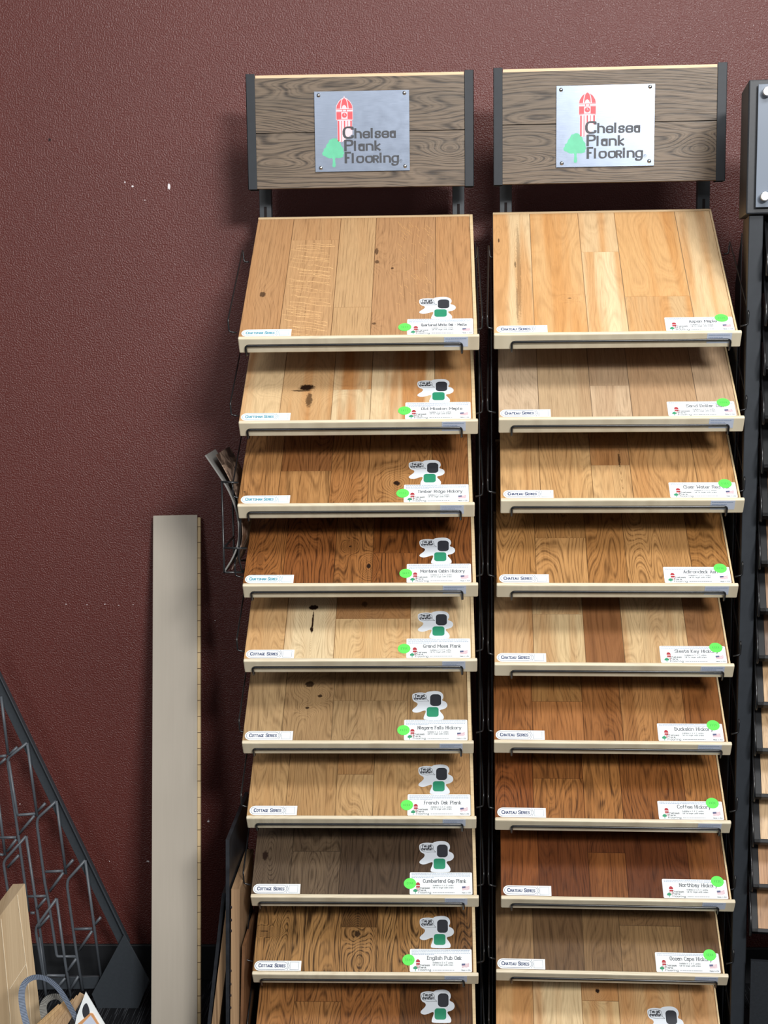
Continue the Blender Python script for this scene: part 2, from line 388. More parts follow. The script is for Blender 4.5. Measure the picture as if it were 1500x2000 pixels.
def sample_board(side, row, spec):
    a = math.radians(-1.87) if side else 0
    ex = Vector((math.cos(a), math.sin(a), 0)); ey = Vector((-math.sin(a), math.cos(a), 0))
    up = ey*math.cos(TAU)+Vector((0, 0, math.sin(TAU))); nn = ex.cross(up)
    zz = (ZR if side else ZL)[row]; xx = (XR if side else XL)[row]
    o = Vector((.508*side, -.025*side, 0))+ex*(xx-W/2)+Vector((0, 0, zz+Z0))
    r = empty('flooring_sample_board', frame(o, ex, up, nn))
    tag(r, spec['label'], 'flooring sample', 'flooring sample boards in the two front display towers')
    panel(r, spec, spec['mat'], spec.get('fleck', ()))
    bm = bmesh.new(); box(bm, 0, W, -.0085, 0, -.0325, .0022)
    ob('front_lip', colored(bm, (228, 216, 189)), m_trim, r, bev=.0022)
    tw = .466 if side == 0 else .463
    ob('side_trim', colored(B(.4592, tw, 0, T, -.016, .0012), (226, 200, 156)), m_trim, r, bev=.0008)
    ob('back_trim', colored(B(.0, .4592, T-.0058, T, -.016, .0016), (228, 200, 158)), m_trim, r, bev=.0008)
    rnd = random.Random(side*20+row)
    jx = rnd.uniform(-.0015, .0015)
    Zp = .0004
    # series label at the left
    if spec['series']:
        txt, ink = SERIES[spec['series']]
        x0, y0 = .004+jx, .001
        bm = bmesh.new(); pp = rrect(x0, x0+.098, y0, y0+.023, .0005)
        pp = [(x0+.098, y0), (x0+.098, y0+.023)]+[(x0+.0115-.0115*math.sin(t*math.pi/12), y0+.0115+.0115*math.cos(t*math.pi/12)) for t in range(13)]
        poly(bm, pp, 0, Zp); lb = ob('series_label', bm, m_white, r)
        bm = bmesh.new()
        q = rrect(x0+.003, x0+.07, y0+.003, y0+.020, .0084); ribbon(bm, q+[q[0]], .0006, Zp+.0002)
        ribbon(bm, [(x0+.0735-.004, y0+.021), (x0+.0735, y0+.0115), (x0+.0735-.004, y0+.002)], .0006, Zp+.0002)
        for q in ([(x0+.075, y0+.003), (x0+.075, y0+.020), (x0+.093, y0+.020), (x0+.093, y0+.003), (x0+.075, y0+.003)],): ribbon(bm, q, .0005, Zp+.0002)
        write(bm, txt, x0+.037, y0+.0082, .0074, Zp+.0002, width=.055, wt=1.3, serif=True, anchor='c', smallcaps=True)
        ob('lettering', bm, ink, lb)
    # name label
    if spec['name']:
        left = side == 0
        x0 = (.3285 if left else .3275)+jx; x1 = x0+.129; y1 = .053 if left else .045; y0 = .0008
        bm = bmesh.new(); poly(bm, rrect(x0, x1, y0, y1, .0025), 0, Zp); lb = ob('name_label', bm, m_white, r)
        bm = bmesh.new(); nl = 4 if left else 2
        for k in range(nl): dashes(bm, x0+.004, x1-.004 if k < 3 else x0+.05, y1-.003-k*.0032, .0011, Zp+.0002, rnd)
        ob('fine_print', bm, m_fineblue, lb)
        bm = bmesh.new(); nm = spec['name']; wd = min(.088, len(nm)*.0047)
        ny = .0285 if left else .0275
        write(bm, nm, x0+.072, ny, .0078, Zp+.0002, width=wd, wt=.95, serif=True, anchor='c')
        write(bm, 'Available in 3, 4, 5" widths', x0+.069, ny-.0085, .0034, Zp+.0002, width=.042, wt=.8, anchor='c', it=1)
        write(bm, 'Call for longer width orders', x0+.069, ny-.0135, .0034, Zp+.0002, width=.042, wt=.8, anchor='c', it=1)
        write(bm, 'Made in USA', x1-.0125, y0+.0025, .0032, Zp+.0002, width=.018, wt=.8, anchor='c', it=1)
        dashes(bm, x0+.048, x0+.092, y0+.004, .0011, Zp+.0002, rnd)
        ob('lettering', bm, m_ink, lb)
        bm = bmesh.new()
        for k, s_ in enumerate(('Chelsea', 'Plank', 'Flooring')):
            write(bm, s_, x0+.0185, .0138-k*.0054, .0040, Zp+.0002, width=(.0225, .0155, .0255)[k], wt=1.0, it=1)
        ob('logo_lettering', bm, m_dk, lb)
        br, bg = bmesh.new(), bmesh.new(); emblem(br, bg, x0+.0075, .0035, .026 if left else .025, Zp+.0002)
        ob('clock_tower_emblem', br, m_redlab, lb); ob('tree_emblem', bg, m_greenlab, lb)
        bm = bmesh.new(); fx, fy = x1-.0205, .011
        for k in range(5):
            ribbon(bm, [(fx, fy+k*.0018), (fx+.005, fy+.001+k*.0018), (fx+.010, fy+.0006+k*.0018), (fx+.0145, fy+.0022+k*.0018)], .0011, Zp+.0002)
        fo = ob('flag_stripes', bm, m_flagr, lb)
        bm = bmesh.new(); poly(bm, [(fx-.0006, fy+.0042), (fx+.0066, fy+.005), (fx+.0066, fy+.009), (fx-.0006, fy+.0085)], Zp+.0004); ob('flag_canton', bm, m_flagb, lb)
        # price dot
        dx, dy = (x0-.001+rnd.uniform(-.004, .002), .027+rnd.uniform(-.002, .001)) if left else (x0+.109+rnd.uniform(-.001, .004), .041)
        bm = bmesh.new(); disc(bm, dx, dy, Zp, .0128, h=.0004, seg=28); d = ob('price_dot', bm, m_dot, r)
        bm = bmesh.new()
        for k in range(4):
            sx_ = dx-.0068+k*.0037; hh = rnd.uniform(.002, .003)
            ribbon(bm, smooth2([(sx_, dy+hh), (sx_+.0024, dy+hh*.6), (sx_+rnd.uniform(-.001, .001), dy-hh*.3), (sx_+.0022, dy-hh)]), .0006, Zp+.0006)
        ob('handwriting', bm, m_dotink, d)
    if spec.get('sticker'):
        sx0, sy0 = spec['sticker']; k = .074/635
        tr = lambda x, y: (sx0+(x-325)*k, sy0+(552-y)*.077/540)
        bm = bmesh.new(); poly(bm, smooth2([tr(*q) for q in STK], True, 2), 0, Zp); st = ob('die_cut_sticker', bm, m_sticker, r)
        bm = bmesh.new(); q = smooth2([tr(*p) for p in ((350, 135), (360, 88), (470, 68), (565, 80), (590, 130), (585, 180), (650, 215), (560, 205), (470, 215), (370, 190))], True); ribbon(bm, q+[q[0]], .0007, Zp+.0002)
        write(bm, "I've got", *tr(470, 128), .0068, Zp+.0002, width=.0185, wt=1.2, anchor='c')
        write(bm, 'character!', *tr(470, 178), .0060, Zp+.0002, width=.0235, wt=1.2, anchor='c')
        ob('lettering', bm, m_dk, st)
        a_, b_ = tr(590, 500), tr(800, 320); bm = bmesh.new(); poly(bm, rrect(a_[0], b_[0], a_[1], b_[1], .006), Zp+.0002); ob('green_patch', bm, m_patch, st)
        a_, b_ = tr(650, 300), tr(845, 80); bm = bmesh.new(); poly(bm, rrect(a_[0], b_[0], a_[1], b_[1], .008), Zp+.0002); ob('dark_patch', bm, m_dk, st)
    # stock label on the lip (lies in the x-z plane of the lip)
    if spec.get('stock', True):
        lx = (.4005 if side == 0 else .404)+jx
        bm = B(lx, lx+.0465, -.0089, -.0085, -.0225, .0008); lb = ob('stock_label', bm, m_blue, r)
        bm = bmesh.new()
        for kk in range(3): dashes(bm, lx+.003, lx+.043 if kk < 1 else lx+.03, kk*-.0055-.0035, .0014, 0, rnd)
        for v in bm.verts: v.co = Vector((v.co.x, -.0091, v.co.y))
        ob('lettering', bm, m_fineblue, lb)
    return r
ZL = [-.0448, -.209, -.3735, -.5347, -.6887, -.859, -1.0178, -1.1866, -1.355, -1.52]
XL = [.0062, .003, -.0039, .0023, .0001, -.0075, -.0026, .0018, .0006, .0]
ZR = [-.043, -.2056, -.3641, -.5324, -.6927, -.8522, -1.0143, -1.18, -1.3384, -1.499]
XR = [-.0047, .0044, .008, 0, -.0044, -.0057, -.0037, .0082, -.0021, -.002]
J = .1
BOARDS = [
 # left tower
 (0, dict(name='Quartered White Oak - Matte', series='C', cuts=P1, joint={1: .348, 2: .097}, fleck=(1,), sticker=(.352, .052),
   cols=[(196, 142, 90), (200, 150, 98), (198, 146, 94), (204, 156, 102), (206, 158, 104), (190, 138, 90), (198, 142, 88)],
   label='topmost sample board of the left display tower, tan oak planks with pale wavy ray flecks',
   mat=dict(K=60, MM=3, ring=.14, pore=.3, tone=.15, c2=(182, 126, 76), knots=((.035, .146, .006, .009, .8), (.296, .235, .003, .004, .8), (.262, .30, .004, .012, .7), (.264, .26, .005, .006, .7), (.264, .04, .004, .004, .7))))),
 (0, dict(name='Old Mission Maple', series='C', cuts=P1, joint={2: .098}, sticker=(.35, .052),
   cols=[(228, 186, 130), (214, 164, 106), (232, 196, 144), (224, 184, 130), (230, 192, 140), (200, 146, 88)],
   label='second board down in the left tower, cream and orange maple with a large dark knot',
   mat=dict(K=6, MM=5, ring=.16, pore=.08, tone=.85, c2=(190, 126, 66), dark=.45, knots=((.128, .105, .016, .009, 1), (.1345, .065, .0065, .022, .75), (.119, .095, .02, .003, .8))))),
 (0, dict(name='Timber Ridge Hickory', series='C', cuts=P1, joint={1: .098}, sticker=(.338, .052),
   cols=[(182, 124, 64), (188, 130, 68), (156, 98, 50), (176, 116, 58), (190, 132, 70), (160, 102, 52)],
   label='third board down in the left tower, amber brown wood with one round black knot',
   mat=dict(K=10, MM=9, ring=.5, pore=.55, tone=.35, c2=(140, 86, 40), knots=((.3155, .058, .0068, .0068, 1),)))),
 (0, dict(name='Montana Cabin Hickory', series='C', cuts=P1, joint={3: .0855}, sticker=(.352, .053),
   cols=[(164, 100, 42), (146, 84, 34), (166, 104, 46), (142, 82, 32), (128, 72, 26), (142, 82, 34)],
   label='fourth board down in the left tower, dark reddish brown wood with coarse black grain',
   mat=dict(K=12, MM=10, ring=.65, pore=.7, tone=.3, c2=(112, 60, 22), dark=.25, knots=((.2507, .048, .004, .006, 1), (.211, .105, .003, .003, .8), (.03, .07, .001, .002, 0))))),
 (0, dict(name='Grand Mesa Plank', series='T', cuts=P2, joint={2: .109}, sticker=(.3495, .053),
   cols=[(216, 164, 102), (234, 200, 148), (226, 180, 118), (176, 124, 74), (230, 194, 142)],
   label='fifth board down in the left tower, pale yellow planks with a long dark crack',
   mat=dict(K=8, MM=10, ring=.34, pore=.15, tone=.35, c2=(196, 140, 82), dark=.5, knots=((.1333, .102, .0018, .032, 1), (.133, .141, .009, .007, 1), (.1325, .08, .0035, .008, 1), (.239, .15, .006, .008, .7))))),
 (0, dict(name='Niagara Falls Hickory', series='T', cuts=P2, joint={2: .104}, sticker=(.344, .053),
   cols=[(192, 152, 102), (170, 132, 88), (172, 136, 92), (166, 128, 84), (170, 132, 86)],
   label='sixth board down in the left tower, dusty grey-tan planks with small black knots',
   mat=dict(K=14, MM=8, ring=.36, pore=.35, tone=.35, c2=(146, 112, 76), knots=((.128, .1485, .009, .008, .9), (.152, .117, .005, .004, .9), (.127, .085, .004, .003, .9))))),
 (0, dict(name='French Oak Plank', series='T', cuts=P1, joint={2: .104}, sticker=(.3505, .053),
   cols=[(198, 150, 92), (192, 144, 88), (204, 158, 100), (184, 134, 80), (196, 148, 90), (186, 136, 82)],
   label='seventh board down in the left tower, honey oak with flame grain',
   mat=dict(K=10, MM=13, ring=.38, pore=.3, tone=.25, c2=(168, 116, 64)))),
 (0, dict(name='Cumberland Gap Plank', series='T', cuts=P2, joint={1: .104}, sticker=(.3465, .0535),
   cols=[(104, 84, 66), (112, 90, 70), (96, 76, 58), (86, 66, 50), (88, 66, 50)],
   label='eighth board down in the left tower, the darkest one in grey-brown',
   mat=dict(K=14, MM=9, ring=.5, pore=.5, tone=.3, c2=(70, 54, 42), dark=.3, knots=((.0219, .093, .006, .012, 1),)))),
 (0, dict(name='English Pub Oak', series='T', cuts=P1, joint={2: .104}, sticker=(.347, .055),
   cols=[(172, 122, 64), (178, 126, 66), (176, 124, 66), (120, 82, 44), (178, 126, 66), (132, 88, 46)],
   label='ninth board down in the left tower, brown oak with heavy black striped grain',
   mat=dict(K=22, MM=11, ring=.9, pore=.6, tone=.3, c2=(132, 86, 42), dark=.14, knots=((.216, .088, .006, .008, .9), (.016, .093, .008, .0015, .8))))),
 (0, dict(name=' ', series='T', cuts=(0, .0775, .178, .305, .4592), joint={1: .1}, sticker=(.348, .053),
   cols=[(178, 116, 54), (176, 116, 56), (160, 100, 46), (158, 96, 42), (106, 66, 32)],
   label='lowest visible board of the left tower, cut by the picture edge, reddish brown wood',
   mat=dict(K=16, MM=10, ring=.6, pore=.5, tone=.3, c2=(130, 76, 34), dark=.2))),
 # right tower
 (1, dict(name='Aspen Maple', series='H', cuts=P1, joint={2: .281, 3: .118},
   cols=[(230, 190, 136), (228, 170, 100), (236, 200, 146), (226, 182, 126), (216, 170, 112), (222, 164, 94), (232, 190, 134)],
   label='topmost sample board of the right display tower, pale and orange maple',
   mat=dict(K=3, MM=4.5, ring=.2, pore=.06, tone=.7, c2=(206, 146, 84), rough=.3, dark=.5, knots=((.052, .22, .004, .16, .35), (.047, .1, .0025, .06, .4), (.15, .115, .004, .002, .6), (.045, .24, .002, .012, .6), (.012, .33, .0016, .008, .8))))),
 (1, dict(name='Sand Dollar Oak', series='H', cuts=P1, joint={2: .0985},
   cols=[(206, 172, 138), (196, 160, 120), (206, 170, 134), (188, 152, 118), (190, 148, 108), (198, 160, 124)],
   label='second board down in the right tower, greyish beige oak',
   mat=dict(K=30, MM=5, ring=.14, pore=.22, tone=.35, c2=(168, 130, 96)))),
 (1, dict(name='Clear Water Red Oak', series='H', cuts=P1, joint={2: .0985},
   cols=[(214, 160, 96), (216, 162, 96), (222, 172, 108), (188, 130, 74), (204, 146, 82), (206, 150, 86)],
   label='third board down in the right tower, golden red oak with a dark streak',
   mat=dict(K=10, MM=9, ring=.36, pore=.3, tone=.3, c2=(178, 116, 60), knots=((.238, .115, .0025, .02, .8),)))),
 (1, dict(name='Adirondack Ash', series='H', cuts=P1, joint={1: .1284},
   cols=[(190, 132, 66), (198, 140, 74), (182, 126, 64), (176, 118, 56), (196, 138, 72), (178, 120, 56)],
   label='fourth board down in the right tower, golden brown ash with bold arched grain',
   mat=dict(K=9, MM=14, ring=.62, pore=.25, tone=.25, c2=(156, 102, 48)))),
 (1, dict(name='Siesta Key Hickory', series='H', cuts=P1, joint={1: .1316},
   cols=[(208, 160, 106), (222, 184, 128), (206, 166, 114), (146, 94, 54), (216, 176, 122), (164, 112, 70)],
   label='fifth board down in the right tower, mixed cream and chocolate planks',
   mat=dict(K=8, MM=7, ring=.3, pore=.2, tone=.6, c2=(176, 124, 74), dark=.45))),
 (1, dict(name='Buckskin Hickory', series='H', cuts=P1, joint={1: .1},
   cols=[(166, 102, 48), (172, 108, 52), (168, 116, 58), (158, 98, 46), (182, 122, 62), (150, 90, 40)],
   label='sixth board down in the right tower, medium brown with an end joint near top left',
   mat=dict(K=14, MM=6, ring=.36, pore=.5, tone=.45, c2=(128, 76, 34), dark=.3))),
 (1, dict(name='Coffee Hickory', series='H', cuts=P1, joint={1: .0983},
   cols=[(146, 80, 32), (172, 108, 46), (148, 90, 38), (170, 108, 46), (146, 86, 34), (172, 108, 46)],
   label='seventh board down in the right tower, rusty brown with wavy black grain at right',
   mat=dict(K=18, MM=8, ring=.5, pore=.7, tone=.4, c2=(118, 64, 24), dark=.22))),
 (1, dict(name='Northbay Hickory', series='H', cuts=P1, joint={2: .106},
   cols=[(136, 74, 30), (110, 58, 26), (136, 78, 32), (106, 56, 26), (104, 54, 24), (138, 80, 34)],
   label='eighth board down in the right tower, the dark mahogany one',
   mat=dict(K=20, MM=6, ring=.36, pore=.55, tone=.4, c2=(92, 46, 18), dark=.3))),
 (1, dict(name='Ocean Cape Hickory', series='H', cuts=P1, joint={3: .106},
   cols=[(148, 112, 74), (112, 82, 54), (136, 102, 66), (148, 112, 72), (126, 92, 58), (120, 86, 54)],
   label='ninth board down in the right tower, weathered taupe brown planks',
   mat=dict(K=18, MM=7, ring=.34, pore=.4, tone=.4, c2=(104, 76, 50), dark=.35))),
 (1, dict(name='', series=None, cuts=P1, joint={2: .0975}, sticker=(.315, .012),
   cols=[(214, 158, 92), (232, 194, 138), (222, 178, 116), (206, 150, 90), (214, 164, 104), (202, 150, 94)],
   label='lowest visible board of the right tower, cut by the picture edge, pale pine planks',
   mat=dict(K=6, MM=10, ring=.3, pore=.12, tone=.6, c2=(190, 130, 74), dark=.5, knots=((.215, .12, .004, .005, 1),)))),
]
cnt = [0, 0]
for side, sp in BOARDS:
    r = cnt[side]; cnt[side] += 1
    sp['mat'] = wood('wood_planks_%d_%d' % (side, r), **sp['mat']); sp['stock'] = True
    if r == 9: sp['name'] = sp['name'].strip()
    if side == 0 and r == 9: sp['series'] = None
    sample_board(side, r, sp)
# ------------------------------------------------------------------ display towers
HW = wood('grey_brown_header_planks', K=30, MM=6, ring=.75, pore=.5, tone=.45, c2=(96, 84, 70), along='x', dark=.22, rough=.5,
          knots=((Z0+.335, .19, .006, .009, .25), (Z0+.31, -.19, .004, .02, .1)))
def tower(side, label):
    a = math.radians(-1.87) if side else 0
    r = empty('display_tower', Matrix.Translation((.508*side, -.025*side, 0)) @ Matrix.Rotation(a, 4, 'Z'))
    tag(r, label, 'display rack', 'pair of black flooring display towers')
    off = 0.007 if side == 0 else 0.0
    for s in (-1, 1):
        x = s*.2115-.0045*(1-side)
        ob('upright_post', B(x-.013, x+.013, .385, .41, 0, Z0+.30), m_steelblack, r, bev=.001)
        bm = B(x-.0028, x+.0028, .3838, .3852, Z0+.195, Z0+.232); ob('slot', bm, m_hole, r)
        bm = bmesh.new()
        pr = [(.12, 0), (.40, 0), (.40, Z0+.15), (.12, Z0-.04)]
        prism(bm, [(s*.244-.001, y, z) for y, z in pr], [(s*.244+.001, y, z) for y, z in pr])
        if side or s > 0: ob('side_panel', bm, m_black, r)
        else: bm.free()
    ob('back_panel', B(-.21, .21, .412, .416, .05, Z0+.12), m_black, r)
    ob('base_plinth', B(-.225, .225, .0, .42, 0, .05), m_black, r, bev=.002)
    # header
    hy = .28; cx = 0.0; hz0, hz1 = Z0+.262, Z0+.494
    hw = .2385
    hb = bmesh.new(); cl = hb.loops.layers.float_color.new('pcol'); po = hb.loops.layers.float_color.new('poff')
    mid = (hz0+hz1)/2-.002+(.006 if side else 0)
    for (z0, z1, cc) in ((mid+.0008, hz1-.006, (114, 97, 79)), (hz0, mid-.0008, (117, 100, 82))):
        fs = box(hb, -hw+.004, hw-.004, z0, z1, -.012, 0)
        of = (random.random(), random.random(), random.random()*.6+.3, 1)
        for f in fs:
            for l in f.loops: l[cl] = lin(cc); l[po] = of
    fs = box(hb, -hw+.004, hw-.004, hz0, hz1-.006, -.02, -.0121)
    for f in fs:
        for l in f.loops: l[cl] = lin((60, 50, 42)); l[po] = (0, 0, 0, 1)
    for v in hb.verts: v.co = Vector((v.co.x, hy-v.co.z, v.co.y))
    # material reads object x (along) and y: keep the board upright by rotating the object instead
    for v in hb.verts: v.co = Vector((v.co.x, v.co.z, -(v.co.y-hy)))
    h = ob('header_board', hb, HW, r); h.rotation_euler = (math.pi/2, 0, 0); h.location = (0, hy, 0)
    # h local: x, y=height, z=towards viewer
    bm = colored(B(-hw+.02, hw-.02, hz1-.006, hz1, -.02, -.001), (222, 190, 150)); ob('top_edge', bm, m_trim, h)
    for s in (-1, 1):
        bm = bmesh.new(); x = s*(hw-.0095)
        box(bm, x-.0095, x+.0095, hz0-.002, hz1+.003, .0005, .003)
        xo = s*hw
        box(bm, min(xo, xo-s*.002), max(xo, xo-s*.002), hz0-.002, hz1+.003, -.03, .003)
        box(bm, x-.0095, x+.0095, hz0-.002, hz1+.003, -.03, -.028)
        ob('end_cap', bm, m_cap, h, bev=.0006)
    # sign plate
    px0, px1, pz0, pz1 = (-.0948, .1038, Z0+.2945, Z0+.4585) if side == 0 else (-.1085, .0925, Z0+.2935, Z0+.4575)
    pw, ph = px1-px0, pz1-pz0
    p = ob('sign_plate', B(0, pw, 0, ph, 0, .0016), m_alu, r); p.rotation_euler = (math.pi/2, 0, 0); p.location = (px0, hy-.002, pz0)
    sx, sy = pw/1260, ph/1060
    tx = lambda x, y: ((x-100)*sx, (1135-y)*sy)
    Zs = .0018
    bm = bmesh.new()
    def line(first, rest, x0, xr0, x1, yb, cap):
        write(bm, first, *tx(x0, yb), cap*sy, Zs, width=(xr0-x0-22)*sx*.88, wt=1.55, nib=math.radians(15))
        write(bm, rest, *tx(xr0, yb), 118*sy, Zs, width=(x1-xr0)*sx, wt=1.5, nib=math.radians(15), gap=1.9)
    line('C', 'helsea', 487, 640, 1165, 692, 140); line('P', 'lank', 505, 632, 965, 858, 132)
    line('F', 'loo', 508, 600, 860, 1020, 132)
    x_, y_ = tx(880, 1020); write(bm, 'R', x_, y_, 84*sy, Zs, width=58*sx, wt=1.9, nib=math.radians(15))
    x_, y_ = tx(972, 1020); write(bm, 'ing', x_, y_, 118*sy, Zs, width=232*sx, wt=1.5, nib=math.radians(15))
    for (u_, v_) in ((950, 990),): pass
    q = [(tx(1242, 1005)[0]+18*sx*math.cos(t*math.pi/8), tx(1242, 1005)[1]+18*sy*math.sin(t*math.pi/8)) for t in range(17)]
    ribbon(bm, q, .0005, Zs); write(bm, 'R', *tx(1236, 1013), 16*sy, Zs, wt=1)
    ob('lettering', bm, m_dk, p)
    bm = bmesh.new()
    dome = [tx(*c) for c in ((385, 312), (392, 262), (425, 205), (470, 168), (492, 160), (494, 140), (500, 140), (502, 160), (530, 170), (575, 210), (605, 262), (612, 312))]
    poly(bm, dome, Zs-.0001, mi=1)
    poly(bm, [tx(*c) for c in ((385, 312), (612, 312), (612, 455), (600, 458), (600, 640), (470, 740), (402, 740), (402, 458), (385, 455))], Zs-.0001, mi=1)
    def rp(*c): poly(bm, [tx(*q) for q in c], Zs)
    rp((392, 305), (400, 262), (430, 212), (462, 182), (448, 240), (440, 305)); rp((606, 305), (598, 262), (568, 212), (532, 182), (548, 240), (556, 305))
    rp((472, 190), (492, 168), (502, 168), (524, 190), (538, 250), (540, 300), (530, 300), (518, 268), (496, 255), (474, 268), (464, 300), (456, 300), (458, 250))
    rp((392, 312), (606, 312), (606, 318), (392, 318)); rp((470, 318), (478, 318), (478, 342), (470, 342)); rp((520, 318), (528, 318), (528, 342), (520, 342))
    rp((392, 350), (456, 350), (456, 440), (392, 446)); rp((540, 350), (606, 350), (606, 446), (540, 440)); rp((392, 342), (606, 342), (606, 347), (392, 347)); rp((456, 442), (540, 442), (606, 450), (606, 456), (540, 448), (456, 448), (392, 456), (392, 450))
    cc = tx(498, 392); poly(bm, [(cc[0]+33*sx*math.cos(t*math.pi/10), cc[1]+33*sy*math.sin(t*math.pi/10)) for t in range(20)], Zs)
    ribbon(bm, [tx(497, 370), tx(497, 393), tx(512, 393)], .0009, Zs+.0001); nf = len(bm.faces)
    bm.faces.ensure_lookup_table(); bm.faces[-1].material_index = 1; bm.faces[-2].material_index = 1
    for (x0, x1, yb) in ((406, 428, 735), (452, 460, 740), (490, 506, 560), (536, 544, 556), (574, 596, 580)):
        rp((x0, 464), (x1, 464), (x1, yb), (x0, yb))
    ob('clock_tower_emblem', bm, [m_red, m_pink], p)
    bm = bmesh.new()
    poly(bm, smooth2([tx(*c) for c in ((350, 690), (395, 700), (415, 735), (440, 750), (445, 790), (480, 830), (475, 860), (492, 895), (470, 915), (478, 940), (440, 955), (400, 958), (370, 950), (362, 975),
        (375, 1078), (322, 1078), (335, 1000), (330, 950), (300, 962), (262, 950), (232, 930), (200, 920), (190, 885), (215, 862), (210, 835), (245, 815), (250, 775), (280, 752), (290, 712), (320, 705))], True, 1), Zs)
    ob('tree_emblem', bm, m_green, p)
    for (x, y) in ((158, 125), (1298, 112), (172, 1082), (1298, 1076)):
        bm = bmesh.new(); c_ = tx(x, y)
        bmesh.ops.create_uvsphere(bm, u_segments=14, v_segments=8, radius=.0042)
        for v in bm.verts: v.co = Vector((v.co.x+c_[0], v.co.y+c_[1], v.co.z*.7+.0016))
        s_ = ob('screw', bm, m_screw, p, smooth=True)
    # wire shelves
    for row in range(10):
        zz = (ZR if side else ZL)[row]+Z0; xx = (XR if side else XL)[row]
        up = Vector((0, math.cos(TAU), math.sin(TAU))); nn = Vector((0, -math.sin(TAU), math.cos(TAU)))
        L_ = lambda u, s, n: Vector((u-W/2, 0, zz))+up*s+nn*n
        bm = bmesh.new()
        for u in (.03, .235, .43): tube(bm, [L_(u, .43, -.0195), L_(u, .01, -.0195)], .0022)
        tube(bm, [L_(.012, .4, -.0235), L_(.455, .4, -.0235)], .0022); tube(bm, [L_(.012, .06, -.0235), L_(.455, .06, -.0235)], .0022)
        sh = ob('wire_shelf', bm, m_wire, r, smooth=True)
        bm = bmesh.new(); u0, u1 = (.018+xx*.4, .440+xx*.4) if side == 0 else (.030, .445)
        tube(bm, [L_(u0, .02, -.038), L_(u0, -.0118, -.038), L_(u0, -.0118, -.0125), L_(u1, -.0118, -.0125), L_(u1, -.0118, -.038), L_(u1, .02, -.038)], .0024, sub=.006)
        ob('front_bar', bm, m_wire, sh, smooth=True)
        for s in (-1, 1):
            ue = -.001 if s < 0 else .468; uo = -.017 if s < 0 else .483
            bm = bmesh.new()
            tube(bm, [L_(ue, .285, -.012), L_(uo-.006*s, .285, -.012), L_(uo-.003*s, .30, .008), L_(uo, .042, .012), L_(uo-.001*s, .03, -.008), L_(ue, .028, -.010)], .0017, sub=.004)
            ob('side_guard', bm, m_wire, sh, smooth=True)
    return r
tower(0, 'left black display tower with a dim logo plate on its header')
tower(1, 'right black display tower with the brighter logo plate on its header')
# ------------------------------------------------------------------ third display, right edge
a3 = math.radians(-7)
D3 = Matrix.Translation((.753, 0, 0)) @ Matrix.Rotation(a3, 4, 'Z')
r = empty('display_stand', D3)
tag(r, 'black display stand cut off by the right picture edge, with a clear header sign', 'display rack')
m_acr = plain('frosted_acrylic_sign', (112, 121, 133), .25, 0, .6, .02, 8)
m_side = plain('dark_brown_side_sheet', (52, 42, 36), .4, 0, .5, .15, 8)
ob('header_box', B(-.006, .42, -.012, .145, Z0+.175, Z0+.422), m_black, r, bev=.003)
hp = ob('sign_plate', B(.011, .40, -.022, -.017, Z0+.187, Z0+.412), m_acr, r, bev=.0008)
for z in (.397, .206):
    bm = bmesh.new(); bmesh.ops.create_cone(bm, cap_ends=True, segments=28, radius1=.009, radius2=.0085, depth=.016)
    s_ = ob('standoff', bm, plain('brushed_steel_cap', (214, 216, 216), .28, 1), r, bev=.0012); s_.rotation_euler = (math.pi/2, 0, 0); s_.location = (.0265, -.0285, Z0+z)
ob('upright_post', B(.001, .028, -.001, .026, 0, Z0+.174), m_cap, r, bev=.0015)
bm = bmesh.new(); pr = [(.027, 0), (.16, 0), (.16, Z0+.174), (.027, Z0+.174)]
prism(bm, [(.004, y, z) for y, z in pr], [(.006, y, z) for y, z in pr]); ob('side_sheet', bm, m_side, r)
bm = bmesh.new(); pr = [(.17, 0), (.30, 0), (.30, Z0+.05), (.17, Z0+.15)]
prism(bm, [(.002, y, z) for y, z in pr], [(.004, y, z) for y, z in pr]); ob('side_sheet', bm, m_black, r)
ob('inner_plate', B(.030, .032, .03, .3, 0, Z0+.0), m_black, r)
ob('base_plinth', B(0, .42, .0, .30, 0, .04), m_black, r)
ob('lower_front_panel', B(.0365, .42, -.03, -.02, .02, .31), m_black, r)
m_case = plain('black_plastic_edge', (17, 18, 20), .45, 0, .25)
tones = [(120, 88, 58), (92, 66, 46), (150, 112, 76), (84, 62, 46), (130, 96, 66), (76, 58, 46), (110, 84, 62), (140, 108, 80), (100, 76, 58), (190, 156, 116), (204, 172, 130), (222, 190, 146), (214, 182, 140), (186, 140, 98), (170, 128, 86), (150, 110, 76)]
zt = -.105
wl = ['upper', 'middle', 'lower']
m_gen = wood('side_display_wood', K=14, MM=7, ring=.3, pore=.3, tone=.3, c2=(150, 110, 76), dark=.45)
t3 = math.radians(52)
for k in range(15):
    z = Z0+.10-k*.094
    up = Vector((0, math.cos(t3), math.sin(t3))); nn = Vector((0, -math.sin(t3), math.cos(t3)))
    m = D3 @ frame(Vector((.036, -.035, z-.03)), Vector((1, 0, 0)), up, nn)
    t = empty('framed_wood_sample', m)
    tag(t, 'black framed wood sample on the right edge stand, number %s from its top' % ('one two three four five six seven eight nine ten eleven twelve thirteen fourteen fifteen'.split()[k]), 'flooring sample', 'framed samples on the right edge stand')
    ob('wood_panel', colored(B(.013, .37, .008, .24, -.008, 0), tones[k]), m_gen, t)
    bm = bmesh.new(); box(bm, 0, .013, 0, .25, -.012, .003); box(bm, 0, .378, 0, .008, -.012, .003); box(bm, .37, .378, 0, .25, -.012, .003); box(bm, 0, .378, .24, .25, -.012, .003)
    ob('black_frame', bm, m_case, t, bev=.001)
